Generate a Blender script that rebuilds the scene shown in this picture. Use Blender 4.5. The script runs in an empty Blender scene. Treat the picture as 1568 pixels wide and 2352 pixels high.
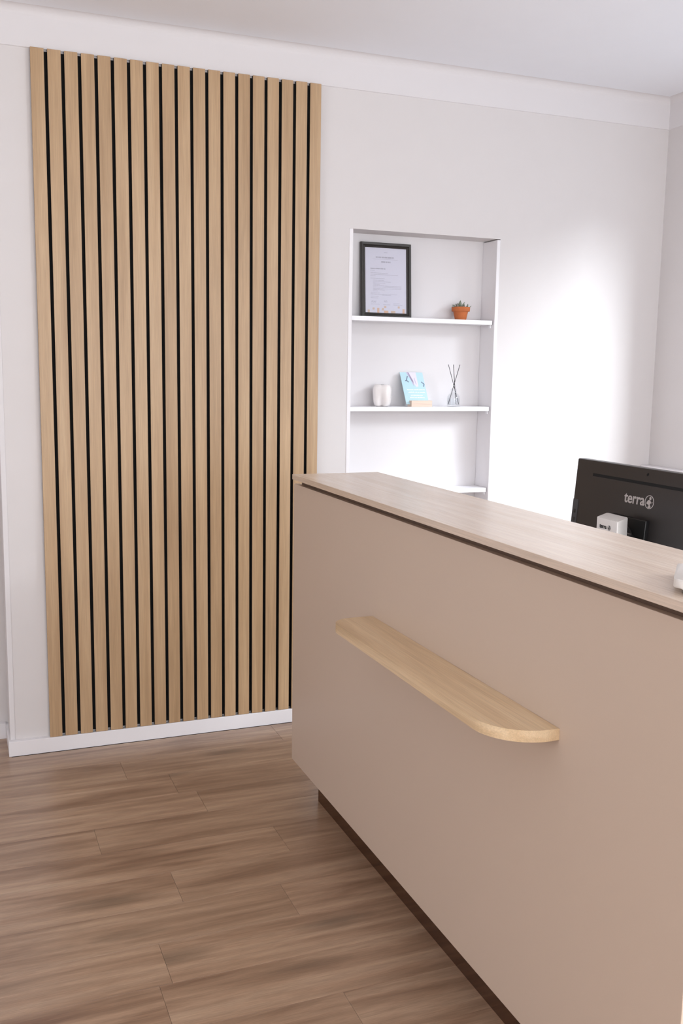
import bpy, bmesh, math, random
from mathutils import Vector, Matrix, Euler
random.seed(7)
scene = bpy.context.scene
COL = scene.collection

# ------------------------------------------------------------------ camera
W, H = 1568, 2352
F_PX = 2236.3
CAM_POS = Vector((-0.29543, -3.73297, 1.47957))
YAW, PITCH, ROLL = 0.37892, 0.14605, 0.01535
cd = bpy.data.cameras.new('camera')
cd.sensor_fit = 'VERTICAL'
cd.sensor_height = 36.0
cd.sensor_width = 24.0
cd.lens = F_PX * 36.0 / H
cd.clip_start = 0.05
cam = bpy.data.objects.new('camera', cd)
COL.objects.link(cam)
_fw = Vector((math.sin(YAW), math.cos(YAW), 0)); _rt = Vector((math.cos(YAW), -math.sin(YAW), 0)); _up = Vector((0, 0, 1))
_f = _fw * math.cos(PITCH) - _up * math.sin(PITCH)
_u = _up * math.cos(PITCH) + _fw * math.sin(PITCH)
_r3 = _rt * math.cos(ROLL) + _u * math.sin(ROLL)
_u3 = _u * math.cos(ROLL) - _rt * math.sin(ROLL)
cam.matrix_world = Matrix(((_r3.x, _u3.x, -_f.x, CAM_POS.x), (_r3.y, _u3.y, -_f.y, CAM_POS.y), (_r3.z, _u3.z, -_f.z, CAM_POS.z), (0, 0, 0, 1)))
scene.camera = cam

# ------------------------------------------------------------------ world and daylight
world = bpy.data.worlds.new('sky')
scene.world = world
world.use_nodes = True
world.node_tree.nodes['Background'].inputs[0].default_value = (0.80, 0.88, 1.0, 1)
world.node_tree.nodes['Background'].inputs[1].default_value = 1.0

def area(name, loc, target, sx, sy, power, color, spread=180):
    l = bpy.data.lights.new(name, 'AREA')
    l.shape = 'RECTANGLE'; l.size = sx; l.size_y = sy; l.energy = power; l.color = color
    l.spread = math.radians(spread)
    o = bpy.data.objects.new(name, l); COL.objects.link(o)
    o.location = loc
    o.rotation_euler = (Vector(target) - Vector(loc)).to_track_quat('-Z', 'Y').to_euler()
    return o

# skylight falling through the window of the right wall, and through the wide glazing behind the camera
area('daylight_right_window', (5.5, -5.0, 4.7), (1.6, -0.2, 0.9), 3.0, 2.2, 960, (0.87, 0.94, 1.0))
area('daylight_near_right_window', (2.98, -4.05, 1.76), (0.5, -3.4, 1.2), 1.4, 1.3, 62, (0.94, 0.98, 1.0))
area('daylight_rear_window', (0.75, -6.42, 1.40), (0.75, 0, 3.6), 3.1, 1.8, 100, (0.965, 0.985, 1.0))
area('added_left_fill', (-3.18, -2.6, 1.5), (0, -2.6, 1.6), 1.5, 1.5, 28, (0.985, 0.985, 1.0))  # unseen fill from the left, added to brighten counter front and right wall

vs = scene.view_settings
vs.view_transform = 'Standard'
vs.look = 'None'
vs.gamma = 1.0
vs.use_curve_mapping = False
vs.exposure = 0.10

# ------------------------------------------------------------------ helpers
def srgb(r, g, b):
    def c(v):
        v /= 255.0
        return v / 12.92 if v <= 0.04045 else ((v + 0.055) / 1.055) ** 2.4
    return (c(r), c(g), c(b), 1.0)

def new_mat(name):
    m = bpy.data.materials.new(name); m.use_nodes = True
    nt = m.node_tree
    return m, nt, nt.nodes['Principled BSDF']

def N(nt, kind, **kw):
    n = nt.nodes.new(kind)
    for k, v in kw.items():
        if k in n.inputs: n.inputs[k].default_value = v
        else: setattr(n, k, v)
    return n

def plain(name, col, rough=0.5, metal=0.0, noise=0.03, nscale=30.0, bump=0.0, coat=0.0):
    m, nt, b = new_mat(name)
    tc = N(nt, 'ShaderNodeTexCoord')
    ns = N(nt, 'ShaderNodeTexNoise', Scale=nscale, Detail=3.0)
    nt.links.new(tc.outputs['Object'], ns.inputs['Vector'])
    mx = N(nt, 'ShaderNodeMix', data_type='RGBA')
    c = col
    mx.inputs[6].default_value = (c[0] * (1 - noise), c[1] * (1 - noise), c[2] * (1 - noise), 1)
    mx.inputs[7].default_value = (min(1, c[0] * (1 + noise)), min(1, c[1] * (1 + noise)), min(1, c[2] * (1 + noise)), 1)
    nt.links.new(ns.outputs['Fac'], mx.inputs[0])
    nt.links.new(mx.outputs[2], b.inputs['Base Color'])
    b.inputs['Roughness'].default_value = rough
    b.inputs['Metallic'].default_value = metal
    b.inputs['Coat Weight'].default_value = coat
    if bump > 0:
        bp = N(nt, 'ShaderNodeBump', Strength=bump, Distance=0.002)
        nt.links.new(ns.outputs['Fac'], bp.inputs['Height'])
        nt.links.new(bp.outputs['Normal'], b.inputs['Normal'])
    return m

def wood(name, c_dark, c_mid, c_light, axis, fine=150.0, rough=0.45, streak=6.0, bump=0.06, jitter=True, spec=0.5):
    """oak veneer, grain running along axis (0,1,2) of the object's own space"""
    m, nt, b = new_mat(name)
    tc = N(nt, 'ShaderNodeTexCoord')
    src = tc.outputs['Object']
    if jitter:
        oi = N(nt, 'ShaderNodeObjectInfo')
        mul = N(nt, 'ShaderNodeMath', operation='MULTIPLY'); mul.inputs[1].default_value = 37.0
        nt.links.new(oi.outputs['Random'], mul.inputs[0])
        ad = N(nt, 'ShaderNodeVectorMath', operation='ADD')
        nt.links.new(src, ad.inputs[0]); nt.links.new(mul.outputs[0], ad.inputs[1])
        src = ad.outputs[0]
    def grain(across, along, detail, rough_):
        mp = N(nt, 'ShaderNodeMapping')
        s = [across] * 3; s[axis] = along
        mp.inputs['Scale'].default_value = s
        nt.links.new(src, mp.inputs['Vector'])
        n = N(nt, 'ShaderNodeTexNoise', Scale=1.0, Detail=detail, Roughness=rough_, Distortion=0.3)
        nt.links.new(mp.outputs[0], n.inputs['Vector'])
        return n
    g1 = grain(streak * 4, streak * 0.16, 4.0, 0.55)
    g2 = grain(fine * 3.2, fine * 0.055, 3.0, 0.6)
    r1 = N(nt, 'ShaderNodeValToRGB')
    r1.color_ramp.elements[0].position = 0.28; r1.color_ramp.elements[0].color = c_dark
    r1.color_ramp.elements[1].position = 0.74; r1.color_ramp.elements[1].color = c_light
    e = r1.color_ramp.elements.new(0.5); e.color = c_mid
    nt.links.new(g1.outputs['Fac'], r1.inputs[0])
    r2 = N(nt, 'ShaderNodeMapRange')
    r2.inputs[1].default_value = 0.3; r2.inputs[2].default_value = 0.7; r2.inputs[3].default_value = 0.86; r2.inputs[4].default_value = 1.08
    nt.links.new(g2.outputs['Fac'], r2.inputs[0])
    ml = N(nt, 'ShaderNodeVectorMath', operation='SCALE')
    nt.links.new(r1.outputs[0], ml.inputs[0]); nt.links.new(r2.outputs[0], ml.inputs['Scale'])
    nt.links.new(ml.outputs[0], b.inputs['Base Color'])
    b.inputs['Roughness'].default_value = rough
    b.inputs['Specular IOR Level'].default_value = spec
    bp = N(nt, 'ShaderNodeBump', Strength=bump, Distance=0.001)
    nt.links.new(g2.outputs['Fac'], bp.inputs['Height'])
    nt.links.new(bp.outputs['Normal'], b.inputs['Normal'])
    return m

def floor_wood():
    m, nt, b = new_mat('floor_oak')
    tc = N(nt, 'ShaderNodeTexCoord'); oi = N(nt, 'ShaderNodeObjectInfo')
    mul = N(nt, 'ShaderNodeMath', operation='MULTIPLY'); mul.inputs[1].default_value = 53.0
    nt.links.new(oi.outputs['Random'], mul.inputs[0])
    ad = N(nt, 'ShaderNodeVectorMath', operation='ADD')
    nt.links.new(tc.outputs['Object'], ad.inputs[0]); nt.links.new(mul.outputs[0], ad.inputs[1])
    def mapped(sx, sy):
        mp = N(nt, 'ShaderNodeMapping'); mp.inputs['Scale'].default_value = (sx, sy, 1.0)
        nt.links.new(ad.outputs[0], mp.inputs['Vector']); return mp
    def noise(sx, sy, detail, rgh, dist):
        n = N(nt, 'ShaderNodeTexNoise', Scale=1.0, Detail=detail, Roughness=rgh, Distortion=dist)
        nt.links.new(mapped(sx, sy).outputs[0], n.inputs['Vector']); return n
    broad = noise(1.5, 15.0, 4.0, 0.55, 0.6)
    fine = noise(19.0, 360.0, 3.0, 0.6, 0.4)
    # knots: sparse dark ovals stretched along the board
    vo = N(nt, 'ShaderNodeTexVoronoi', Scale=1.0, feature='F1'); vo.inputs['Randomness'].default_value = 1.0
    vmap = mapped(2.0, 7.0)
    wob = N(nt, 'ShaderNodeTexNoise', Scale=1.6, Detail=3.0)
    nt.links.new(vmap.outputs[0], wob.inputs['Vector'])
    wsc = N(nt, 'ShaderNodeVectorMath', operation='SCALE'); wsc.inputs['Scale'].default_value = 0.35
    nt.links.new(wob.outputs['Color'], wsc.inputs[0])
    vadd = N(nt, 'ShaderNodeVectorMath', operation='ADD')
    nt.links.new(vmap.outputs[0], vadd.inputs[0]); nt.links.new(wsc.outputs[0], vadd.inputs[1])
    nt.links.new(vadd.outputs[0], vo.inputs['Vector'])
    kn = N(nt, 'ShaderNodeMapRange'); kn.inputs[1].default_value = 0.05; kn.inputs[2].default_value = 0.3; kn.inputs[3].default_value = 1.0; kn.inputs[4].default_value = 0.0
    nt.links.new(vo.outputs['Distance'], kn.inputs[0])
    sep = N(nt, 'ShaderNodeSeparateColor'); nt.links.new(vo.outputs['Color'], sep.inputs[0])
    sel = N(nt, 'ShaderNodeMath', operation='GREATER_THAN'); sel.inputs[1].default_value = 0.62
    nt.links.new(sep.outputs[0], sel.inputs[0])
    km = N(nt, 'ShaderNodeMath', operation='MULTIPLY'); nt.links.new(kn.outputs[0], km.inputs[0]); nt.links.new(sel.outputs[0], km.inputs[1])
    # cathedral growth rings bending around the knots
    wv = N(nt, 'ShaderNodeTexWave', wave_type='BANDS', bands_direction='Y', Scale=1.0, Distortion=7.0, Detail=3.0)
    wv.inputs['Detail Scale'].default_value = 1.2
    nt.links.new(mapped(1.1, 9.0).outputs[0], wv.inputs['Vector'])
    ramp = N(nt, 'ShaderNodeValToRGB')
    ramp.color_ramp.elements[0].position = 0.25; ramp.color_ramp.elements[0].color = srgb(120, 89, 69)
    ramp.color_ramp.elements[1].position = 0.75; ramp.color_ramp.elements[1].color = srgb(189, 161, 136)
    e = ramp.color_ramp.elements.new(0.5); e.color = srgb(165, 135, 111)
    nt.links.new(broad.outputs['Fac'], ramp.inputs[0])
    f1 = N(nt, 'ShaderNodeMapRange'); f1.inputs[1].default_value = 0.3; f1.inputs[2].default_value = 0.7; f1.inputs[3].default_value = 0.83; f1.inputs[4].default_value = 1.13
    nt.links.new(fine.outputs['Fac'], f1.inputs[0])
    w1 = N(nt, 'ShaderNodeMapRange'); w1.inputs[3].default_value = 0.92; w1.inputs[4].default_value = 1.05
    nt.links.new(wv.outputs['Fac'], w1.inputs[0])
    k1 = N(nt, 'ShaderNodeMapRange'); k1.inputs[3].default_value = 1.0; k1.inputs[4].default_value = 0.52
    nt.links.new(km.outputs[0], k1.inputs[0])
    t1 = N(nt, 'ShaderNodeMapRange'); t1.inputs[3].default_value = 0.96; t1.inputs[4].default_value = 1.04
    nt.links.new(oi.outputs['Random'], t1.inputs[0])
    p = None
    for s in (f1, w1, k1, t1):
        if p is None: p = s.outputs[0]
        else:
            q = N(nt, 'ShaderNodeMath', operation='MULTIPLY'); nt.links.new(p, q.inputs[0]); nt.links.new(s.outputs[0], q.inputs[1]); p = q.outputs[0]
    sc = N(nt, 'ShaderNodeVectorMath', operation='SCALE')
    nt.links.new(ramp.outputs[0], sc.inputs[0]); nt.links.new(p, sc.inputs['Scale'])
    nt.links.new(sc.outputs[0], b.inputs['Base Color'])
    b.inputs['Roughness'].default_value = 0.34
    b.inputs['Specular IOR Level'].default_value = 0.9
    bp = N(nt, 'ShaderNodeBump', Strength=0.08, Distance=0.001)
    nt.links.new(fine.outputs['Fac'], bp.inputs['Height']); nt.links.new(bp.outputs['Normal'], b.inputs['Normal'])
    return m

def glassy(name, tint=(0.97, 0.985, 0.99, 1), gloss=0.12, rough=0.03):
    """clear thin glass: lets light and view through, mirrors a little at the edges"""
    m = bpy.data.materials.new(name); m.use_nodes = True
    nt = m.node_tree; nt.nodes.clear()
    out = N(nt, 'ShaderNodeOutputMaterial'); tr = N(nt, 'ShaderNodeBsdfTransparent'); gl = N(nt, 'ShaderNodeBsdfGlossy')
    tr.inputs[0].default_value = tint; gl.inputs['Roughness'].default_value = rough
    lw = N(nt, 'ShaderNodeLayerWeight', Blend=0.35); mr = N(nt, 'ShaderNodeMapRange'); mr.inputs[3].default_value = gloss * 0.3; mr.inputs[4].default_value = gloss * 4
    nt.links.new(lw.outputs['Facing'], mr.inputs[0])
    mix = N(nt, 'ShaderNodeMixShader')
    nt.links.new(mr.outputs[0], mix.inputs[0]); nt.links.new(tr.outputs[0], mix.inputs[1]); nt.links.new(gl.outputs[0], mix.inputs[2])
    nt.links.new(mix.outputs[0], out.inputs[0])
    return m

M = {}
M['wall'] = plain('wall_paint', srgb(219, 214, 213), 0.85, noise=0.012, nscale=14, bump=0.03)
M['white_paint'] = plain('white_paint', srgb(225, 221, 222), 0.8, noise=0.01, nscale=14, bump=0.02)
M['ceiling'] = plain('ceiling_paint', srgb(244, 245, 250), 0.9, noise=0.01, nscale=12)
M['trim'] = plain('white_lacquer', srgb(236, 233, 235), 0.4, noise=0.006)
M['shelf'] = plain('shelf_lacquer', srgb(242, 241, 244), 0.35, noise=0.006)
M['slat'] = wood('slat_oak', srgb(169, 137, 102), srgb(185, 153, 117), srgb(199, 168, 132), 2, rough=0.4)
M['felt'] = plain('black_felt', (0.0035, 0.0032, 0.003, 1), 0.95, noise=0.3, nscale=300)
M['laminate'] = plain('taupe_laminate', srgb(203, 183, 166), 0.42, noise=0.018, nscale=420, bump=0.04)
M['worktop'] = wood('worktop_oak', srgb(207, 185, 165), srgb(214, 194, 176), srgb(221, 203, 187), 1, rough=0.24, jitter=False)
M['ledge'] = wood('ledge_oak', srgb(200, 170, 132), srgb(219, 190, 152), srgb(231, 206, 170), 1, rough=0.34, jitter=False, streak=9, spec=0.6)
M['groove'] = plain('groove_brown', srgb(96, 74, 60), 0.5, noise=0.05)
M['plinth'] = plain('plinth_metal', srgb(118, 90, 72), 0.16, metal=0.9, noise=0.04)
M['floor'] = floor_wood()
M['subfloor'] = plain('subfloor_dark', srgb(70, 52, 42), 0.8)
M['black_plastic'] = plain('dark_plastic', srgb(40, 36, 35), 0.32, noise=0.06, nscale=500)
M['black'] = plain('black_plastic', srgb(16, 15, 15), 0.4)
M['port'] = plain('port_grey', srgb(58, 58, 61), 0.5)
M['chrome'] = plain('brushed_metal', srgb(130, 122, 118), 0.3, metal=0.9)
M['print_white'] = plain('print_silver', srgb(176, 168, 164), 0.5)
M['white_plastic'] = plain('white_plastic', srgb(226, 220, 214), 0.45, noise=0.01)
M['grey_plastic'] = plain('grey_plastic', srgb(120, 110, 102), 0.5)
M['print_black'] = plain('print_black', srgb(30, 28, 28), 0.6)
M['frame'] = plain('frame_black', srgb(48, 44, 41), 0.38, noise=0.12, nscale=200)
M['paper'] = plain('paper', srgb(222, 219, 231), 0.8, noise=0.006)
M['ink'] = plain('ink_grey', srgb(196, 192, 204), 0.8)
M['ink_dark'] = plain('ink_dark', srgb(184, 180, 192), 0.8)
M['orange_a'] = plain('print_tan', srgb(217, 192, 174), 0.8)
M['orange_b'] = plain('print_peach', srgb(226, 188, 164), 0.8)
M['terracotta'] = plain('terracotta', srgb(190, 106, 58), 0.8, noise=0.16, nscale=60, bump=0.1)
M['soil'] = plain('soil', srgb(92, 72, 60), 0.95, noise=0.3, nscale=200, bump=0.5)
M['succulent'] = plain('succulent_green', srgb(128, 136, 118), 0.55, noise=0.15, nscale=120)
M['succulent_b'] = plain('succulent_grey', srgb(148, 146, 138), 0.55, noise=0.15, nscale=120)
M['ceramic'] = plain('white_ceramic', srgb(236, 230, 228), 0.25, noise=0.006, coat=0.3)
M['card'] = plain('card_blue', srgb(186, 218, 227), 0.45, noise=0.01)
M['card_dark'] = plain('card_edge_teal', srgb(120, 186, 186), 0.5)
M['card_white'] = plain('card_print_white', srgb(240, 246, 250), 0.45)
M['card_lilac'] = plain('card_print_lilac', srgb(196, 186, 212), 0.45)
M['card_pale'] = plain('card_print_pale', srgb(226, 220, 236), 0.45)
M['card_ink'] = plain('card_print_ink', srgb(112, 124, 150), 0.45)
M['beech'] = wood('beech_block', srgb(222, 196, 176), srgb(233, 210, 193), srgb(240, 220, 205), 0, rough=0.5, jitter=False)
M['glass'] = glassy('clear_glass', tint=(0.985, 0.99, 0.995, 1), gloss=0.06)
M['liquid'] = glassy('scent_oil', tint=(0.97, 0.98, 0.99, 1), gloss=0.03)
M['reed'] = plain('reed_black', srgb(42, 40, 44), 0.7)
M['window_glass'] = glassy('window_glass', tint=(1, 1, 1, 1), gloss=0.03)

def to_obj(name, bm, mat, parent=None, loc=(0, 0, 0), smooth=False):
    me = bpy.data.meshes.new(name)
    bmesh.ops.recalc_face_normals(bm, faces=bm.faces[:])
    bm.to_mesh(me); bm.free()
    for mm in (mat if isinstance(mat, (list, tuple)) else [mat]):
        me.materials.append(M[mm])
    if smooth:
        for p in me.polygons: p.use_smooth = True
    o = bpy.data.objects.new(name, me); COL.objects.link(o)
    o.location = loc
    if parent: o.parent = parent
    return o

def box(bm, x0, x1, y0, y1, z0, z1, bevel=0.0, seg=2):
    b2 = bmesh.new()
    bmesh.ops.create_cube(b2, size=1.0)
    for v in b2.verts:
        v.co = Vector((x0 if v.co.x < 0 else x1, y0 if v.co.y < 0 else y1, z0 if v.co.z < 0 else z1))
    if bevel > 0:
        bmesh.ops.bevel(b2, geom=b2.edges[:], offset=bevel, segments=seg, profile=0.5, affect='EDGES')
    merge(bm, b2)

def merge(bm, b2):
    bmesh.ops.recalc_face_normals(b2, faces=b2.faces[:])
    me = bpy.data.meshes.new('tmp'); b2.to_mesh(me); b2.free()
    bm.from_mesh(me); bpy.data.meshes.remove(me)

def boxes(*args):
    bm = bmesh.new()
    for a in args: box(bm, *a)
    return bm

def prism(pts, z0, z1, bevel=0.0, seg=2):
    """plan outline extruded upward"""
    bm = bmesh.new()
    lo = [bm.verts.new((x, y, z0)) for x, y in pts]; hi = [bm.verts.new((x, y, z1)) for x, y in pts]
    n = len(pts)
    bm.faces.new(lo[::-1]); bm.faces.new(hi)
    for i in range(n): bm.faces.new((lo[i], lo[(i + 1) % n], hi[(i + 1) % n], hi[i]))
    if bevel > 0:
        es = [e for e in bm.edges if abs(e.verts[0].co.z - e.verts[1].co.z) < 1e-6]
        bmesh.ops.bevel(bm, geom=es, offset=bevel, segments=seg, profile=0.5, affect='EDGES')
    return bm

def lathe(profile, n=32):
    bm = bmesh.new(); rings = []
    for r, z in profile:
        if r < 1e-6: rings.append([bm.verts.new((0, 0, z))])
        else: rings.append([bm.verts.new((r * math.cos(2 * math.pi * i / n), r * math.sin(2 * math.pi * i / n), z)) for i in range(n)])
    for a, b in zip(rings, rings[1:]):
        for i in range(n):
            j = (i + 1) % n
            if len(a) == 1 and len(b) == 1: continue
            if len(a) == 1: bm.faces.new((a[0], b[i], b[j]))
            elif len(b) == 1: bm.faces.new((a[i], a[j], b[0]))
            else: bm.faces.new((a[i], a[j], b[j], b[i]))
    return bm

def rod(p0, p1, r, n=10):
    p0, p1 = Vector(p0), Vector(p1)
    d = p1 - p0; q = d.to_track_quat('Z', 'Y')
    bm = bmesh.new()
    bmesh.ops.create_cone(bm, cap_ends=True, segments=n, radius1=r, radius2=r, depth=d.length)
    mid = (p0 + p1) / 2
    for v in bm.verts: v.co = q @ v.co + mid
    return bm

def poly(bm, pts):
    bm.faces.new([bm.verts.new(p) for p in pts])

def slab2d(bm, pts, plane, t0, t1):
    """thin solid from a flat outline: plane 'xz' (thickness along y) or 'yz' (thickness along x)"""
    f = (lambda a, b, t: (a, t, b)) if plane == 'xz' else (lambda a, b, t: (t, a, b))
    b2 = bmesh.new()
    A = [b2.verts.new(f(a, b, t0)) for a, b in pts]; B = [b2.verts.new(f(a, b, t1)) for a, b in pts]
    n = len(pts); b2.faces.new(A); b2.faces.new(B[::-1])
    for i in range(n): b2.faces.new((A[i], B[i], B[(i + 1) % n], A[(i + 1) % n]))
    merge(bm, b2)

def tag(o, label, cat=None, group=None, kind=None):
    if label: o['label'] = label
    if cat: o['category'] = cat
    if group: o['group'] = group
    if kind: o['kind'] = kind
    return o

def thing(name, label, cat, loc, rot=(0, 0, 0), group=None, kind=None):
    o = bpy.data.objects.new(name, None); COL.objects.link(o)
    o.empty_display_size = 0.05
    o.location = loc; o.rotation_euler = rot
    return tag(o, label, cat, group, kind)

def struct(name, bm, mat, label, cat, loc=(0, 0, 0)):
    o = to_obj(name, bm, mat, loc=loc)
    return tag(o, label, cat, kind='structure')

def text_mesh(name, body, size, mat, parent, matrix, bold=0.0, sx=1.0, extrude=0.0004):
    cu = bpy.data.curves.new('txt', 'FONT')
    cu.body = body; cu.size = size; cu.offset = bold; cu.extrude = extrude; cu.align_x = 'LEFT'
    ob = bpy.data.objects.new('txt', cu); COL.objects.link(ob)
    dg = bpy.context.evaluated_depsgraph_get()
    me = bpy.data.meshes.new_from_object(ob.evaluated_get(dg))
    bpy.data.objects.remove(ob); bpy.data.curves.remove(cu)
    me.name = name
    me.transform(matrix @ Matrix.Diagonal((sx, 1, 1, 1)))
    me.materials.clear(); me.materials.append(M[mat])
    o = bpy.data.objects.new(name, me); COL.objects.link(o); o.parent = parent
    return o

# ------------------------------------------------------------------ the room
YW = 0.022            # plane of the back wall
XR = 2.768            # plane of the right wall
XL = -3.0
YF = -6.3
ZB = 2.5709           # lower edge of the white band
ZC = 2.705            # ceiling
BH = 0.0585           # baseboard height
XCOR = -0.1425         # outer corner at the left
NX0, NX1, NZ0, NZ1, NY = 1.2145, 1.9145, 0.50, 2.040, 0.140

struct('wall_back', boxes(
    (XCOR, NX0, YW, 0.45, 0, ZC + .1), (NX1, XR + .4, YW, 0.45, 0, ZC + .1),
    (NX0, NX1, YW, 0.45, NZ1, ZC + .1), (NX0, NX1, YW, 0.45, 0, NZ0), ), 'wall',
    'pale beige painted back wall with a shelved niche', 'wall')
struct('wall_niche', boxes((NX0, NX1, NY, 0.45, NZ0, NZ1)), 'white_paint', 'white painted back of the wall niche', 'wall')
struct('wall_recess', boxes((XL - .3, XCOR, 0.222, 0.45, 0, ZC + .1)), 'wall', 'pale wall set back beyond the outer corner at left edge', 'wall')
RW0, RW1, RWZ0, RWZ1 = -3.00, -0.38, 1.06, 2.46
NW0, NW1 = -4.80, -3.30
struct('wall_right', boxes(
    (XR, XR + .3, RW1, YW, 0, ZC + .1), (XR, XR + .3, YF - .3, NW0, 0, ZC + .1), (XR, XR + .3, NW1, RW0, 0, ZC + .1),
    (XR, XR + .3, NW0, NW1, 0, RWZ0), (XR, XR + .3, NW0, NW1, RWZ1, ZC + .1),
    (XR, XR + .3, RW0, RW1, 0, RWZ0), (XR, XR + .3, RW0, RW1, RWZ1, ZC + .1)), 'wall',
    'pale right wall meeting the back wall in a soft corner', 'wall')
FX0, FX1 = -0.9, 2.4
LW0, LW1, LZ0, LZ1 = -3.45, -1.75, 0.7, 2.3
struct('wall_left', boxes((XL - .3, XL, YF - .3, LW0, 0, ZC + .1), (XL - .3, XL, LW1, 0.222, 0, ZC + .1),
    (XL - .3, XL, LW0, LW1, 0, LZ0), (XL - .3, XL, LW0, LW1, LZ1, ZC + .1)), 'wall', 'pale left wall outside the frame', 'wall')
struct('wall_front', boxes(
    (XL, FX0, YF - .3, YF, 0, ZC + .1), (FX1, XR, YF - .3, YF, 0, ZC + .1),
    (FX0, FX1, YF - .3, YF, 0, .5), (FX0, FX1, YF - .3, YF, 2.5, ZC + .1)), 'wall', 'pale wall with wide window behind the viewer', 'wall')
struct('ceiling', boxes((XL - .3, XR + .3, YF - .3, .45, ZC, ZC + .15)), 'ceiling', 'smooth white ceiling', 'ceiling')

# white band with a small cove where wall meets ceiling
def cove(name, p_fn, label):
    prof = [(0.0, ZB), (0.004, ZB + .002), (0.004, ZC - .030)]
    for i in range(9):
        a = i / 8 * math.pi / 2
        prof.append((0.034 - 0.030 * math.cos(a), ZC - .030 + 0.030 * math.sin(a)))
    prof += [(0.034, ZC + .02), (-0.02, ZC + .02), (-0.02, ZB)]
    bm = bmesh.new()
    e0 = [bm.verts.new(p_fn(0, d, z)) for d, z in prof]; e1 = [bm.verts.new(p_fn(1, d, z)) for d, z in prof]
    n = len(prof)
    for i in range(n): bm.faces.new((e0[i], e0[(i + 1) % n], e1[(i + 1) % n], e1[i]))
    bm.faces.new(e0); bm.faces.new(e1[::-1])
    return struct(name, bm, 'white_paint', label, 'cornice')
cove('trim_1', lambda t, d, z: (XCOR if t == 0 else XR - d, YW - d, z), 'smooth white cornice band above the wooden slat panel')
cove('trim_2', lambda t, d, z: (XR - d, (YW - d) if t == 0 else YF, z), 'smooth white cornice band along the right wall')
# lining strips of the niche
struct('trim_3', boxes((NX0, NX0 + .0175, YW - .003, NY, NZ0, NZ1, .0025)), 'trim', 'slim white edge strip on left side of the niche', 'trim')
struct('trim_4', boxes((NX1 - .0165, NX1, YW - .003, NY, NZ0, NZ1 - .004, .0025)), 'trim', 'slim white edge strip on right side of the niche', 'trim')
struct('trim_5', boxes((XCOR - .002, XCOR + .0165, YW - .003, YW + .02, BH, ZB, .002)), 'white_paint', 'slim white corner strip at the left end of the back wall', 'trim')

# baseboards
struct('baseboard_back', boxes((XCOR - .009, XR, 0.0, YW, 0, BH, .0015)), 'trim', 'low white baseboard under the wooden slat panel', 'baseboard')
struct('baseboard_return', boxes((XCOR - .009, XCOR, YW, .222, 0, BH, .0015)), 'trim', 'short white baseboard turning back at the outer corner', 'baseboard')
struct('baseboard_recess', boxes((XL, XCOR - .009, .2, .222, 0, .064, .0015)), 'trim', 'white baseboard of the set-back wall at left edge', 'baseboard')
struct('baseboard_right', boxes((XR - .02, XR, YF, 0, 0, BH, .0015)), 'trim', 'low white baseboard of the right wall', 'baseboard')

# windows (outside the frame, they let the daylight in; the left one is added for fill light)
def window(name, frames, panes, label):
    w = thing(name, label, 'window', (0, 0, 0), kind='structure')
    for f in frames: to_obj('window_frame', boxes(f + (.004,)), 'trim', w)
    for p in panes: to_obj('pane', boxes(p), 'window_glass', w)
for wn, w0, w1, lab in (('window_1', RW0, RW1, 'white framed window in the right wall near the back corner'), ('window_3', NW0, NW1, 'white framed window in the right wall behind the viewer')):
    ym = (w0 + w1) / 2
    window(wn, [
        (XR + .12, XR + .18, w0, w1, RWZ0, RWZ0 + .06), (XR + .12, XR + .18, w0, w1, RWZ1 - .06, RWZ1),
        (XR + .12, XR + .18, w0, w0 + .06, RWZ0 + .06, RWZ1 - .06), (XR + .12, XR + .18, w1 - .06, w1, RWZ0 + .06, RWZ1 - .06),
        (XR + .12, XR + .18, ym - .03, ym + .03, RWZ0 + .06, RWZ1 - .06)],
        [(XR + .147, XR + .153, w0 + .06, ym - .03, RWZ0 + .06, RWZ1 - .06), (XR + .147, XR + .153, ym + .03, w1 - .06, RWZ0 + .06, RWZ1 - .06)], lab)
window('window_2', [
    (FX0, FX1, YF - .1, YF - .04, .5, .56), (FX0, FX1, YF - .1, YF - .04, 2.44, 2.5),
    (FX0, FX0 + .06, YF - .1, YF - .04, .56, 2.44), (FX1 - .06, FX1, YF - .1, YF - .04, .56, 2.44), (.72, .78, YF - .1, YF - .04, .56, 2.44)],
    [(FX0 + .06, .72, YF - .073, YF - .067, .56, 2.44), (.78, FX1 - .06, YF - .073, YF - .067, .56, 2.44)], 'wide white framed window behind the viewer')
window('added_window_4', [
    (XL - .12, XL - .06, LW0, LW1, LZ0, LZ0 + .06), (XL - .12, XL - .06, LW0, LW1, LZ1 - .06, LZ1),
    (XL - .12, XL - .06, LW0, LW0 + .06, LZ0 + .06, LZ1 - .06), (XL - .12, XL - .06, LW1 - .06, LW1, LZ0 + .06, LZ1 - .06)],
    [(XL - .093, XL - .087, LW0 + .06, LW1 - .06, LZ0 + .06, LZ1 - .06)], 'unseen white framed window added in the left wall for fill light')
# long white ledge on the right wall
tag(to_obj('wall_ledge', boxes((XR - .05, XR - .0005, -2.7, YW - .001, 1.005, 1.05, .004)), 'trim'),
    'white horizontal ledge on right wall, just above the dark monitor', 'ledge')

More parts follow.
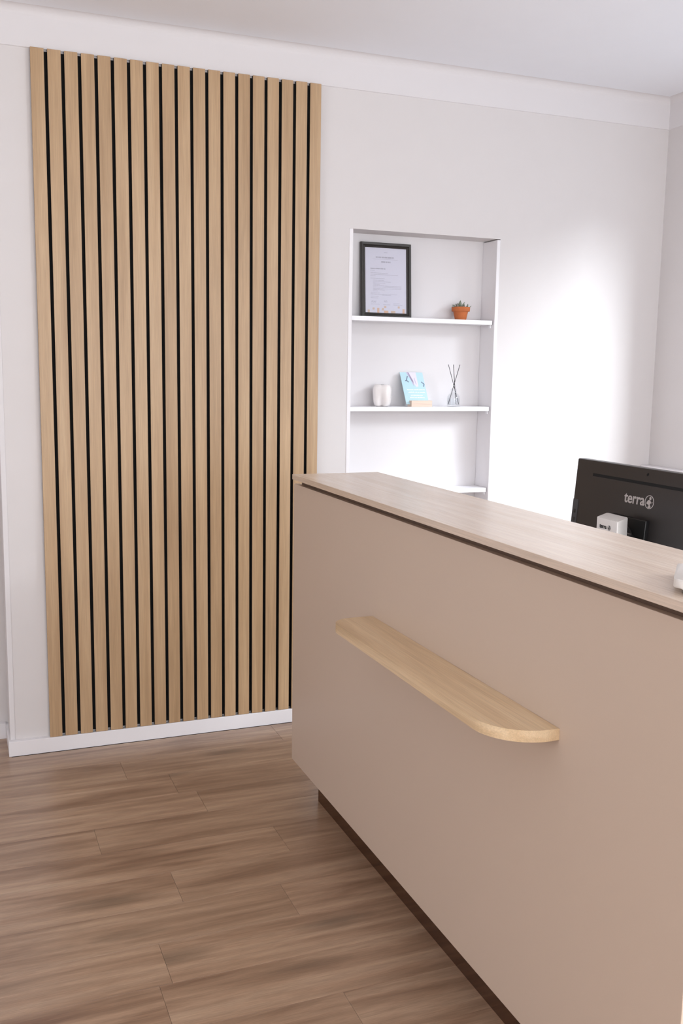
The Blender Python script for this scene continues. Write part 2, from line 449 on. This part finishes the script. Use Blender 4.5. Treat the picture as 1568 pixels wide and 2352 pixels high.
# ------------------------------------------------------------------ floor of oak boards
PWID, POFF, PLEN = 0.1745, -0.0035, 1.22
fl = struct('floor', boxes((XL - .3, XR + .3, YF - .3, .45, -.06, -.0085)), 'subfloor', 'brown oak plank floor', 'floor')
known = {0: 0.883, 1: 0.235, 2: 0.384, 6: 0.246, 8: 0.143}
_plank = {}
def plank_mesh(L):
    key = round(L, 3)
    if key not in _plank:
        bm = bmesh.new()
        box(bm, -L / 2 + .0003, L / 2 - .0003, -PWID / 2 + .0003, PWID / 2 - .0003, -.008, 0)
        es = [e for e in bm.edges if e.verts[0].co.z > -.001 and e.verts[1].co.z > -.001]
        bmesh.ops.bevel(bm, geom=es, offset=.0004, segments=1, affect='EDGES')
        me = bpy.data.meshes.new('plank'); bm.to_mesh(me); bm.free(); me.materials.append(M['floor'])
        _plank[key] = me
    return _plank[key]
row = -2
while True:
    yc = POFF - PWID * (row + .5)
    if yc < -5.2: break
    j = known.get(row, random.uniform(0, PLEN))
    x0, x1 = -2.2, 2.76
    if row < 0: x1 = XCOR
    xs = [x0]; c = j - math.ceil((j - x0) / PLEN) * PLEN
    while c < x1:
        if c > x0 + .05 and c < x1 - .05: xs.append(c)
        c += PLEN
    xs.append(x1)
    for a, b in zip(xs, xs[1:]):
        o = bpy.data.objects.new('plank', plank_mesh(b - a)); COL.objects.link(o)
        o.location = ((a + b) / 2, yc, 0); o.parent = fl
    row += 1
rest = to_obj('plank_field', boxes((XL, -2.2, YF, .222, -.008, -.0003), (-2.2, XR, YF, POFF - PWID * (row - .0) + .0, -.008, -.0003)), 'floor', fl)
rest['kind'] = 'stuff'

# ------------------------------------------------------------------ slat panel
PX0, PX1, PZ0, PZ1 = 0.0, 1.08, 0.0597, 2.5709
NS = 19; GAP = 0.0118
SW = (PX1 - PX0 - GAP * (NS - 1)) / NS
sp = thing('slat_panel', 'light oak slat wall panel with black gaps, left of the niche', 'wall panel', (PX0, 0, PZ0))
to_obj('backing', boxes((.006, PX1 - .006, .0135, YW - .0003, .007, PZ1 - PZ0 - .008)), 'felt', sp)
def slat_mesh(left_wood, right_wood):
    bm = bmesh.new()
    box(bm, 0, SW, 0, .0135, 0, PZ1 - PZ0, .0008, 1)
    bmesh.ops.recalc_face_normals(bm, faces=bm.faces[:])
    for f in bm.faces:
        if f.normal.x < -.9 and not left_wood: f.material_index = 1
        if f.normal.x > .9 and not right_wood: f.material_index = 1
        if f.normal.y > .9: f.material_index = 1
    me = bpy.data.meshes.new('slat'); bm.to_mesh(me); bm.free()
    me.materials.append(M['slat']); me.materials.append(M['felt'])
    return me
sm = {'l': slat_mesh(True, False), 'm': slat_mesh(False, False), 'r': slat_mesh(False, True)}
for i in range(NS):
    o = bpy.data.objects.new('slat', sm['l' if i == 0 else 'r' if i == NS - 1 else 'm']); COL.objects.link(o)
    o.parent = sp; o.location = (i * (SW + GAP), 0, 0)

# ------------------------------------------------------------------ niche shelves
SH = {'a': (1.696, 'white niche shelf carrying the framed certificate and terracotta pot'),
      'b': (1.3235, 'white niche shelf carrying the tooth figure and reed diffuser'),
      'c': (0.965, 'empty white niche shelf, lowest one, partly hidden by the worktop')}
for k, (zt, lab) in SH.items():
    s = thing('niche_shelf', lab, 'shelf', (0, 0, zt), group='white shelves in the niche')
    to_obj('board', boxes((NX0 + .0185, NX1 - .0205, .030, NY - .0005, -.0185, 0, .001)), 'shelf', s)
    for xx in (NX0 + .0180, NX1 - .0245):
        to_obj('bracket', boxes((xx, xx + .0075, .042, .056, -.032, -.0185, .002)), 'shelf', s)

# framed certificate leaning on the niche back
FW, FH, FT = 0.231, 0.311, 0.016
lean = math.atan2(0.022, FH)
fr = thing('picture_frame', 'black framed certificate leaning on the top niche shelf', 'picture frame', (1.3085, 0.099, 1.6962), (-lean, 0, 0))
def bar(x0, x1, z0, z1):
    return boxes((x0, x1, 0, FT, z0, z1, .0022))
B = 0.0205
def frame_bar(p0, p1, inward):
    """mitred moulding: outer edge p0-p1, raised ridge, sloping to the opening"""
    d = (Vector(p1) - Vector(p0)).normalized(); L = (Vector(p1) - Vector(p0)).length
    n = Vector(inward)
    prof = [(0, FT), (0, .003), (.0025, 0), (.010, .0008), (.0125, .0045), (.0165, .003), (B, .007), (B, FT)]
    bm = bmesh.new()
    ends = []
    for t in (0, 1):
        vs_ = []
        for w, y in prof:
            base = Vector(p0) + n * w + d * (w if t == 0 else L - w)
            vs_.append(bm.verts.new((base.x, y, base.y)))
        ends.append(vs_)
    k = len(prof)
    for i in range(k): bm.faces.new((ends[0][i], ends[0][(i + 1) % k], ends[1][(i + 1) % k], ends[1][i]))
    bm.faces.new(ends[0]); bm.faces.new(ends[1][::-1])
    return bm
for p0, p1, n in (((0, 0), (FW, 0), (0, 1)), ((FW, FH), (0, FH), (0, -1)), ((0, FH), (0, 0), (1, 0)), ((FW, 0), (FW, FH), (-1, 0))):
    to_obj('frame_bar', frame_bar(p0, p1, n), 'frame', fr)
pp = to_obj('certificate', boxes((B - .002, FW - B + .002, .0095, .0125, B - .002, FH - B + .002)), 'paper', fr)
pw, ph = FW - 2 * B, FH - 2 * B
def cert_pt(u, v):      # u from left, v from the top, both 0..1 inside the opening
    return B + u * pw, FH - B - v * ph
txt = bmesh.new(); txd = bmesh.new()
def words(bm, u0, u1, v, h, rnd, gap=.011):
    """one line of tiny print: separate words of uneven length"""
    u = u0
    while u < u1 - .008:
        w = min(rnd.uniform(.025, .11), u1 - u)
        a, zt = cert_pt(u, v); b, zb = cert_pt(u + w, v + h)
        slab2d(bm, [(a, zb), (b, zb), (b, zt), (a, zt)], 'xz', .0091, .0096)
        u += w + gap
rr = random.Random(3)
words(txd, .26, .70, .135, .020, rr); words(txd, .39, .62, .205, .020, rr); words(txt, .19, .80, .172, .004, rr, .002)
words(txd, .46, .54, .065, .006, rr)
words(txd, .13, .49, .312, .016, rr); words(txt, .13, .23, .345, .008, rr)
for u0, u1, v in ((.13, .55, .385), (.13, .80, .408), (.13, .25, .428), (.13, .48, .468), (.19, .45, .496), (.19, .62, .517), (.19, .50, .538), (.19, .35, .558),
                  (.19, .88, .580), (.19, .88, .600), (.19, .88, .622), (.19, .48, .642), (.19, .30, .662), (.13, .35, .692), (.13, .77, .710), (.40, .62, .722),
                  (.13, .32, .745), (.13, .31, .768), (.13, .36, .865), (.43, .60, .868), (.68, .84, .846), (.68, .90, .868)):
    words(txt, u0, u1, v, .0065, rr, .007)
for k in range(9):       # two signatures
    for base, vv in ((.14, .822), (.45, .815)):
        a, z = cert_pt(base + k * .0135, vv + rr.uniform(-.008, .012)); 
        if base > .4 and k > 5: continue
        slab2d(txd, [(a, z - .005), (a + .0009, z - .005), (a + .003, z + .002), (a + .002, z + .002)], 'xz', .0091, .0096)
to_obj('printed_text', txt, 'ink', pp)['kind'] = 'stuff'; to_obj('printed_heading', txd, 'ink_dark', pp)['kind'] = 'stuff'
sq = [(.055, .955, .05, .045, 'a'), (.175, .92, .045, .032, 'a'), (.285, .925, .05, .075, 'b'), (.40, .925, .045, .036, 'a'), (.455, .89, .05, .032, 'a'),
      (.45, .962, .105, .038, 'b'), (.62, .962, .105, .038, 'a'), (.79, .89, .045, .032, 'a'), (.905, .93, .05, .07, 'b')]
for u, v, w, h, c in sq:
    bm = bmesh.new()
    a, zt = cert_pt(u, v); b, zb = cert_pt(u + w, min(1, v + h))
    slab2d(bm, [(a, zb), (b, zb), (b, zt), (a, zt)], 'xz', .0091, .0096)
    to_obj('printed_square', bm, 'orange_' + c, pp)
to_obj('pane', boxes((B - .002, FW - B + .002, .0075, .0082, B - .002, FH - B + .002)), 'glass', fr)
to_obj('back_board', boxes((.004, FW - .004, .0127, FT - .001, .004, FH - .004)), 'black', fr)

# succulent in a terracotta pot
pot = thing('potted_succulent', 'small succulent in a terracotta pot on the top niche shelf', 'plant', (1.7655, 0.082, 1.6962))
to_obj('pot', lathe([(0, 0), (.0235, 0), (.0245, .001), (.0318, .036), (.0320, .0365), (.0385, .0370), (.0392, .038), (.0400, .054), (.0395, .0553), (.0355, .0550), (.0345, .053), (.0335, .048), (0, .048)], 40), 'terracotta', pot, smooth=False)
for p in pot.children[0].data.polygons: p.use_smooth = True
bm = lathe([(0, .0515), (.015, .0512), (.028, .0505), (.0338, .0497)], 24)
to_obj('soil', bm, 'soil', pot)
def leaf_mesh(L, w, t):
    bm = bmesh.new(); rings = []
    for s, ww in ((0, .45), (.2, .8), (.45, 1.0), (.7, .8), (.88, .42), (1.0, 0.03)):
        ring = []
        for i in range(6):
            a = 2 * math.pi * i / 6
            ring.append(bm.verts.new((w * ww * math.cos(a), t * ww * math.sin(a) + .1 * L * s * s, L * s)))
        rings.append(ring)
    for a, b in zip(rings, rings[1:]):
        for i in range(6): bm.faces.new((a[i], a[(i + 1) % 6], b[(i + 1) % 6], b[i]))
    bm.faces.new(rings[0][::-1]); bm.faces.new(rings[-1])
    me = bpy.data.meshes.new('leaf'); bm.to_mesh(me); bm.free()
    for p in me.polygons: p.use_smooth = True
    return me
lm = [leaf_mesh(.022, .0048, .0028), leaf_mesh(.019, .0044, .0026), leaf_mesh(.026, .0046, .0026)]
for k, me in enumerate(lm): me.materials.append(M['succulent' if k != 1 else 'succulent_b'])
def rosette(cx, cy, n, tilt0, tilt1, sc, rnd):
    for i in range(n):
        az = i * 2.399 + rnd.uniform(-.2, .2); f = i / max(1, n - 1)
        tl = math.radians(tilt0 + (tilt1 - tilt0) * f)
        o = bpy.data.objects.new('leaf', rnd.choice(lm)); COL.objects.link(o); o.parent = pot
        r = .004 + .004 * f
        o.location = (cx + r * math.cos(az), cy + r * math.sin(az), .0500)
        o.rotation_euler = Euler((tl, 0, az - math.pi / 2 + math.pi), 'XYZ'); s = 1.3 * sc * rnd.uniform(.85, 1.1); o.scale = (s, s, s)
rs = random.Random(11)
rosette(-.006, .004, 13, 8, 78, 1.0, rs); rosette(.023, -.006, 8, 12, 76, .74, rs); rosette(-.025, -.008, 7, 20, 78, .70, rs); rosette(.012, .019, 6, 15, 70, .8, rs)

# tooth figure
def tooth():
    bm = bmesh.new(); n = 64; rings = []
    Hh = .0955
    prof = [(0.0, .0, 0), (.004, .62, 0), (.010, .84, .02), (.022, .93, .06), (.036, .97, .10), (.050, 1.0, .12), (.064, 1.02, .10), (.076, 1.02, .06), (.086, .97, .03), (.092, .88, .02), (.0952, .74, .02)]
    for z, s, _ in prof[1:]:
        f = max(0.0, 1 - z / .046)            # 1 at the feet, 0 where the roots join the crown
        dent = .055 + .60 * f ** .8
        ring = []
        for i in range(n):
            a = 2 * math.pi * i / n
            c, s_ = math.cos(a), math.sin(a)
            sup = (abs(c) ** 3.2 + abs(s_) ** 3.2) ** (-1 / 3.2)
            d = abs(math.cos(2 * a)) ** (5.0 if f > 0 else 3.0)   # dents on the middle of each side
            r = .0400 * s * sup * (1 - dent * d)
            ring.append(bm.verts.new((r * c, r * s_ * .86, z + (.0035 * (abs(math.sin(2 * a)) - .5) if z > .09 else 0))))
        rings.append(ring)
    for a, b in zip(rings, rings[1:]):
        for i in range(n): bm.faces.new((a[i], a[(i + 1) % n], b[(i + 1) % n], b[i]))
    ctr = bm.verts.new((0, 0, .0925)); mid = []
    for i in range(n):
        v = rings[-1][i].co; mid.append(bm.verts.new((v.x * .6, v.y * .6, .0948 + .0015 * abs(math.sin(4 * math.pi * i / n)))))
    for i in range(n):
        j = (i + 1) % n
        bm.faces.new((rings[-1][i], rings[-1][j], mid[j], mid[i])); bm.faces.new((mid[i], mid[j], ctr))
    cb = bm.verts.new((0, 0, .012))
    for i in range(n): bm.faces.new((rings[0][(i + 1) % n], rings[0][i], cb))
    # rest the feet on z = 0
    zm = min(v.co.z for v in bm.verts)
    for v in bm.verts: v.co.z -= zm
    return bm
tt = thing('tooth_figure', 'white ceramic molar tooth figure on the middle niche shelf', 'figurine', (1.4015, .082, 1.3236), (0, 0, math.radians(-30)))
tb = to_obj('body', tooth(), 'ceramic', tt, smooth=True)
to_obj('hole', lathe([(0, .0925), (.0065, .0925), (.0075, .0932), (.0065, .0925)], 20), 'grey_plastic', tt)

# blue card in a wooden holder
ch = thing('card_holder', 'small pale wooden block holding a blue card, beside the tooth figure', 'card holder', (1.518, .034, 1.3236))
to_obj('block', boxes((0, .098, 0, .013, 0, .0262, .001), (0, .098, .0165, .040, 0, .0262, .001), (.0005, .0975, .012, .0175, 0, .010)), 'beech', ch)
cl = math.radians(28)
card = thing('leaflet_card', 'light blue printed card leaning in the wooden block on middle niche shelf', 'card', (1.501, .0487, 1.3342), (-cl, 0, math.radians(2)))
CW, CH_ = .110, .152
cdm = to_obj('sheet', boxes((0, CW, 0, .0014, 0, CH_)), 'card', card)
def cshape(name, pts, mat):
    bm = bmesh.new()
    slab2d(bm, [(u * CW, CH_ * (1 - v)) for u, v in pts], 'xz', -.0003, .0002)
    return to_obj(name, bm, mat, cdm)
cshape('printed_shape', [(.34, 0.0), (.70, 0.0), (.70, .44), (.60, .46), (.42, .24)], 'card_pale')
cshape('printed_shape', [(.28, 0.0), (.38, 0.0), (.52, .28), (.50, .44), (.42, .24)], 'card_lilac')
def line_set(name, segs, w, mat):
    bm = bmesh.new()
    for (u0, v0), (u1, v1) in segs:
        p = Vector((u0 * CW, CH_ * (1 - v0))); q = Vector((u1 * CW, CH_ * (1 - v1)))
        n = Vector((-(q - p).y, (q - p).x)).normalized() * w / 2
        slab2d(bm, [tuple(p + n), tuple(p - n), tuple(q - n), tuple(q + n)], 'xz', -.0006, -.0002)
    return to_obj(name, bm, mat, cdm)
line_set('printed_mark', [((.30, .12), (.22, .25)), ((.22, .25), (.30, .31)), ((.22, .25), (.17, .27))], .004, 'card_ink')
line_set('printed_mark', [((.86, .30), (.97, .37)), ((.97, .37), (.92, .45))], .004, 'card_ink')
line_set('printed_mark', [((.58, .18), (.60, .30)), ((.60, .30), (.62, .38))], .003, 'card_lilac')
bm = bmesh.new(); rc = random.Random(5)
for v, u0, u1, h in ((.53, .16, .96, .030), (.615, .18, .92, .036), (.705, .27, .80, .026), (.775, .22, .84, .030)):
    u = u0
    while u < u1:
        w = rc.uniform(.018, .03); hh = h * rc.choice((.7, .7, 1.0, .75))
        a, b = u * CW, (u + w) * CW; z = CH_ * (1 - v - .03)
        slab2d(bm, [(a, z), (b, z), (b, z + hh * CH_), (a, z + hh * CH_)], 'xz', -.0004, .0002)
        u += w + (.006 if rc.random() > .15 else .022)
to_obj('printed_text', bm, 'card_white', cdm)['kind'] = 'stuff'

# reed diffuser
rd = thing('reed_diffuser', 'clear glass reed diffuser with black sticks on the middle niche shelf', 'diffuser', (1.7395, .074, 1.3236))
bp_ = [(.0275, .0), (.0285, .003), (.0285, .036), (.0272, .044), (.021, .053), (.0145, .059), (.0130, .063), (.0132, .072), (.0150, .0735), (.0150, .0765), (.0118, .0765), (.0108, .063), (.0125, .058), (.019, .051), (.0245, .043), (.0258, .036), (.0258, .007), (0, .0065)]
b_ = lathe([(0, 0)] + bp_, 32)
to_obj('bottle', b_, 'glass', rd, smooth=True)
to_obj('oil', lathe([(0, .0072), (.0252, .0075), (.0252, .034), (0, .034)], 28), 'liquid', rd)
for p0, p1 in (((-.024, .002, .010), (.0285, .004, .181)), ((.024, -.004, .010), (-.0300, .0, .181)), ((.017, .008, .009), (-.0065, -.002, .181))):
    to_obj('reed', rod(p0, p1, .0013, 8), 'reed', rd)

# ------------------------------------------------------------------ reception counter
CX, CY0, CY1 = 0.7604, -0.6446, -2.6015     # front face, far end, near end
cz0, cz1 = 0.1225, 1.0945
WX0, WX1, WY0, WY1, WZ0, WZ1 = 0.743, 1.0529, -0.6766, -2.634, 1.1128, 1.1300
rc_ = thing('reception_counter', 'taupe reception counter with oak worktop and small oak ledge', 'counter', (CX, CY1, 0))
def L(b):   # world box to the counter's own space
    return (b[0] - CX, b[1] - CX, b[2] - CY1, b[3] - CY1, b[4], b[5]) + tuple(b[6:])
to_obj('front_panel', boxes(L((CX, CX + .019, CY1, CY0, cz0, cz1, .001))), 'laminate', rc_)
to_obj('side_panel', boxes(L((CX + .0195, WX1 - .03, CY0 - .02, CY0 - .001, cz0, cz1 - .001, .0008))), 'laminate', rc_)
sp2 = to_obj('side_panel', boxes(L((CX + .0195, WX1 - .03, CY1 + .001, CY1 + .02, cz0, cz1 - .001, .0008))), 'trim', rc_)
sp2['label'] = 'white end panel'
to_obj('back_panel', boxes(L((WX1 - .048, WX1 - .031, CY1 + .02, CY0 - .02, cz0, cz1 - .001))), 'trim', rc_)
to_obj('bottom_panel', boxes(L((CX + .0195, WX1 - .049, CY1 + .02, CY0 - .02, cz0, cz0 + .019))), 'trim', rc_)
to_obj('shadow_gap_strip', boxes(L((CX + .016, WX1 - .05, CY1 + .02, CY0 - .036, cz1 - .0005, WZ0 + .0002))), 'groove', rc_)
to_obj('worktop', boxes(L((WX0, WX1, WY1, WY0, WZ0, WZ1, .0009))), 'worktop', rc_)
to_obj('plinth', boxes(L((CX + .062, WX1 - .06, CY1 + .1, CY0 - .105, 0, cz0))), 'plinth', rc_)
# small ledge with rounded front corners
lx0, lx1, ly0, ly1, lz0, lz1 = 0.6320, CX, -2.229, -1.325, 0.780, 0.8036
def ledge_outline():
    pts = [(lx1, ly1), (lx1, ly0)]
    r1, r2 = .110, .060                              # generous rounding at the near corner, tighter at the far one
    for i in range(17):
        a = math.pi * 1.5 - i / 16 * math.pi / 2
        pts.append((lx0 + r1 + r1 * math.cos(a), ly0 + r1 + r1 * math.sin(a)))
    for i in range(13):
        a = math.pi - i / 12 * math.pi / 2
        pts.append((lx0 + r2 + r2 * math.cos(a), ly1 - r2 + r2 * math.sin(a)))
    return [(x - CX, y - CY1) for x, y in pts]
lg = to_obj('ledge', prism(ledge_outline(), lz0, lz1, .0012, 2), 'ledge', rc_)
lg['label'] = 'small oak ledge with rounded front corners'

# ------------------------------------------------------------------ desk behind the counter
DZ = 0.74
dk = thing('desk', 'white office desk hidden behind the taupe counter', 'desk', (1.45, -1.6, 0))
to_obj('desk_top', boxes((-.37, .47, -.98, .66, DZ - .025, DZ, .002)), 'trim', dk)
for sx in (-.33, .40):
    for sy in (-.93, .58):
        to_obj('leg', boxes((sx, sx + .04, sy, sy + .04, 0, DZ - .025, .002)), 'chrome', dk)
rz = thing('desk_riser', 'white desktop riser under the small white box', 'riser', (1.42, -1.41, DZ))
to_obj('riser_top', boxes((-.14, .128, -.21, .21, .215, .233, .002)), 'trim', rz)
for sy in (-.21, .192): to_obj('riser_side', boxes((-.14, .128, sy, sy + .018, 0, .215, .001)), 'trim', rz)

# monitor, seen from behind
MW, MH = 0.622, 0.372
tilt = math.radians(4.6)
mo = thing('monitor', 'dark computer monitor seen from behind, with printed terra logo', 'monitor', (1.6 - .004, -1.066, DZ + .001), (0, 0, 0))
MT = 1.2026 - DZ - .001           # top edge above the desk
# shell: local y runs from 0 (far edge) to -MW, back face at x = 0
def mon(bm, a, piv=MT):
    """tilt about the top edge so the lower edge comes forward"""
    for v in bm.verts:
        dz = v.co.z - piv
        v.co.x += math.tan(a) * dz
    return bm
def mpt(u, v):      # u along the back from the far edge, v down from the top -> (y, z)
    return -u, MT - v
sh = to_obj('shell', mon(boxes((0, .030, -MW, 0, MT - MH, MT, .004)), tilt), 'black_plastic', mo)
to_obj('screen', mon(boxes((.0302, .0325, -MW + .006, -.006, MT - MH + .02, MT - .006)), tilt), 'black', mo)
to_obj('vent', mon(boxes((-.0008, .003, -.54, -.090, MT - .0490, MT - .0400)), tilt), 'felt', sh)
def outline_yz(pts, t0=-.0009, t1=.002):
    bm = bmesh.new(); slab2d(bm, [mpt(u, v) for u, v in pts], 'yz', t0, t1); return mon(bm, tilt)
to_obj('camera_slot', outline_yz([(.346, .0170), (.351, .0125), (.3555, .0130), (.3545, .0195), (.348, .0225)]), 'felt', sh)
to_obj('screw_hole', outline_yz([(.008, .0085), (.0095, .008), (.0085, .013), (.0072, .013)]), 'black', sh)
to_obj('port_strip', mon(boxes((-.0010, .012, -.030, -.002, MT - .31, MT - .132)), tilt), 'port', sh)
for k in range(4): to_obj('port', mon(boxes((-.0018, .002, -.020, -.012, MT - .165 - k * .026 - .012, MT - .165 - k * .026)), tilt), 'black', sh)
# stand
st = to_obj('stand_plate', mon(boxes((-.012, .001, -.382, -.213, MT - .30, MT - .150, .002)), tilt), 'black', mo)
b2 = lathe([(0, 0), (.052, 0), (.052, .004), (.049, .006), (0, .006)], 36)
for v in b2.verts: v.co = Vector((-.0125 - v.co.z, v.co.x - .285, v.co.y + MT - .225))
to_obj('hinge_disc', mon(b2, tilt), 'black_plastic', st)
hb = rod((-.024, -.255, MT - .200), (-.024, -.332, MT - .1985), .0055, 12)
to_obj('hinge_bar', mon(hb, tilt), 'chrome', st)
to_obj('stand_neck', boxes((-.045, -.022, -.34, -.27, .012, MT - .20, .003)), 'black', mo)
to_obj('stand_foot', boxes((-.13, .12, -.44, -.17, 0, .013, .004)), 'black', mo)
# logo: lettering plus globe emblem
def logo_matrix(u, v, size, xoff):
    # text x axis -> -y (towards the near end), text y axis -> z, facing -x
    return Matrix.Translation((xoff, -u, MT - v)) @ Matrix(((0, 0, -1, 0), (-1, 0, 0, 0), (0, 1, 0, 0), (0, 0, 0, 1)))
lt = text_mesh('lettering', 'terra', .046, 'print_white', sh, logo_matrix(.2580, .1090, 1, -.0006), bold=.0008, sx=1.0)
for v in lt.data.vertices: v.co.x += math.tan(tilt) * (v.co.z - MT)
def globe(bm, cu, cv, r, put):
    def ring(r0, r1, n=40):
        for i in range(n):
            a, b = 2 * math.pi * i / n, 2 * math.pi * (i + 1) / n
            put(bm, [(cu + r0 * math.cos(a), cv + r0 * math.sin(a)), (cu + r1 * math.cos(a), cv + r1 * math.sin(a)), (cu + r1 * math.cos(b), cv + r1 * math.sin(b)), (cu + r0 * math.cos(b), cv + r0 * math.sin(b))])
    ring(r * .90, r)
    land = [[(-.55, .05), (-.30, -.25), (.02, -.30), (.30, -.12), (.42, .12), (.18, .22), (.20, .50), (.42, .66), (.20, .86), (-.12, .88), (-.30, .72), (-.05, .60), (-.12, .38), (-.35, .36), (-.58, .28)],
            [(.00, -.34), (-.08, -.60), (.06, -.80), (.30, -.74), (.36, -.48), (.22, -.30)],
            [(.52, -.02), (.66, -.10), (.70, .06), (.58, .12)]]
    for p in land: put(bm, [(cu + x * r, cv + y * r) for x, y in p])
bm = bmesh.new()
globe(bm, .3725, .0960, .0200, lambda b, pts: slab2d(b, [mpt(u, v) for u, v in pts], 'yz', -.0010, .0005))
to_obj('globe_emblem', mon(bm, tilt), 'print_white', sh)

# small white box standing in front of the monitor
bx = thing('white_box', 'small white box with black terra print, in front of monitor', 'box', (1.451, -1.377, DZ + .234))
e1 = Vector((-.004, -.104)); e2 = Vector((.084, .062))
bh = 1.0602 - (DZ + .234)
def rounded(corners, r, n=4):
    out = []
    m = len(corners)
    for i in range(m):
        p, c, q = Vector(corners[i - 1]), Vector(corners[i]), Vector(corners[(i + 1) % m])
        a = c + (p - c).normalized() * r; b = c + (q - c).normalized() * r
        for k in range(n + 1):
            t = k / n
            out.append(tuple(a * (1 - t) ** 2 + c * 2 * t * (1 - t) + b * t * t))
    return out
body = to_obj('body', prism(rounded([(0, 0), tuple(e1), tuple(e1 + e2), tuple(e2)], .006), 0, bh, .0025, 2), 'white_plastic', bx)
ex = e1.normalized()
mt = Matrix(((ex.x, 0, ex.y, ex.x * .018 - .0006), (ex.y, 0, -ex.x, ex.y * .018), (0, 1, 0, bh - .0285), (0, 0, 0, 1)))
text_mesh('lettering', 'terra', .0175, 'print_black', body, mt, bold=.0003, sx=.95, extrude=.0006)
bm = bmesh.new()
def put_box(b, pts):
    b2 = bmesh.new()
    A = []; Bv = []
    for u, v in pts:
        c = Vector((ex.x * u, ex.y * u, bh - v)); nrm = Vector((ex.y, -ex.x, 0))
        A.append(b2.verts.new(c + nrm * .0007)); Bv.append(b2.verts.new(c - nrm * .0005))
    n = len(pts); b2.faces.new(A); b2.faces.new(Bv[::-1])
    for i in range(n): b2.faces.new((A[i], Bv[i], Bv[(i + 1) % n], A[(i + 1) % n]))
    merge(b, b2)
globe(bm, .0645, .0235, .0072, put_box)
to_obj('globe_emblem', bm, 'print_black', body)

# white card terminal at the near end of the worktop
tm = thing('card_terminal', 'white payment terminal on the oak worktop at right edge', 'terminal', (.848, -2.487, WZ1 + .0002), (0, 0, math.radians(47)))
def term_outline(l, w, r):
    return rounded([(-l, -w), (l, -w), (l, w), (-l, w)], r, 10)
to_obj('base', prism(term_outline(.070, .032, .020), 0, .012, .002), 'grey_plastic', tm)
tbm = prism(term_outline(.084, .045, .030), .010, .024, .0035, 4)
tbd = to_obj('housing', tbm, 'white_plastic', tm, smooth=True)
to_obj('display', prism(term_outline(.030, .030, .003), .0235, .0246), 'grey_plastic', tbd)
for i in range(3):
    for j in range(3):
        k = to_obj('key', prism(rounded([(-.007, -.008), (.007, -.008), (.007, .008), (-.007, .008)], .002), .0235, .0255), 'grey_plastic', tbd, loc=(-.066 + i * .017 - .0, -.022 + j * .022, 0))
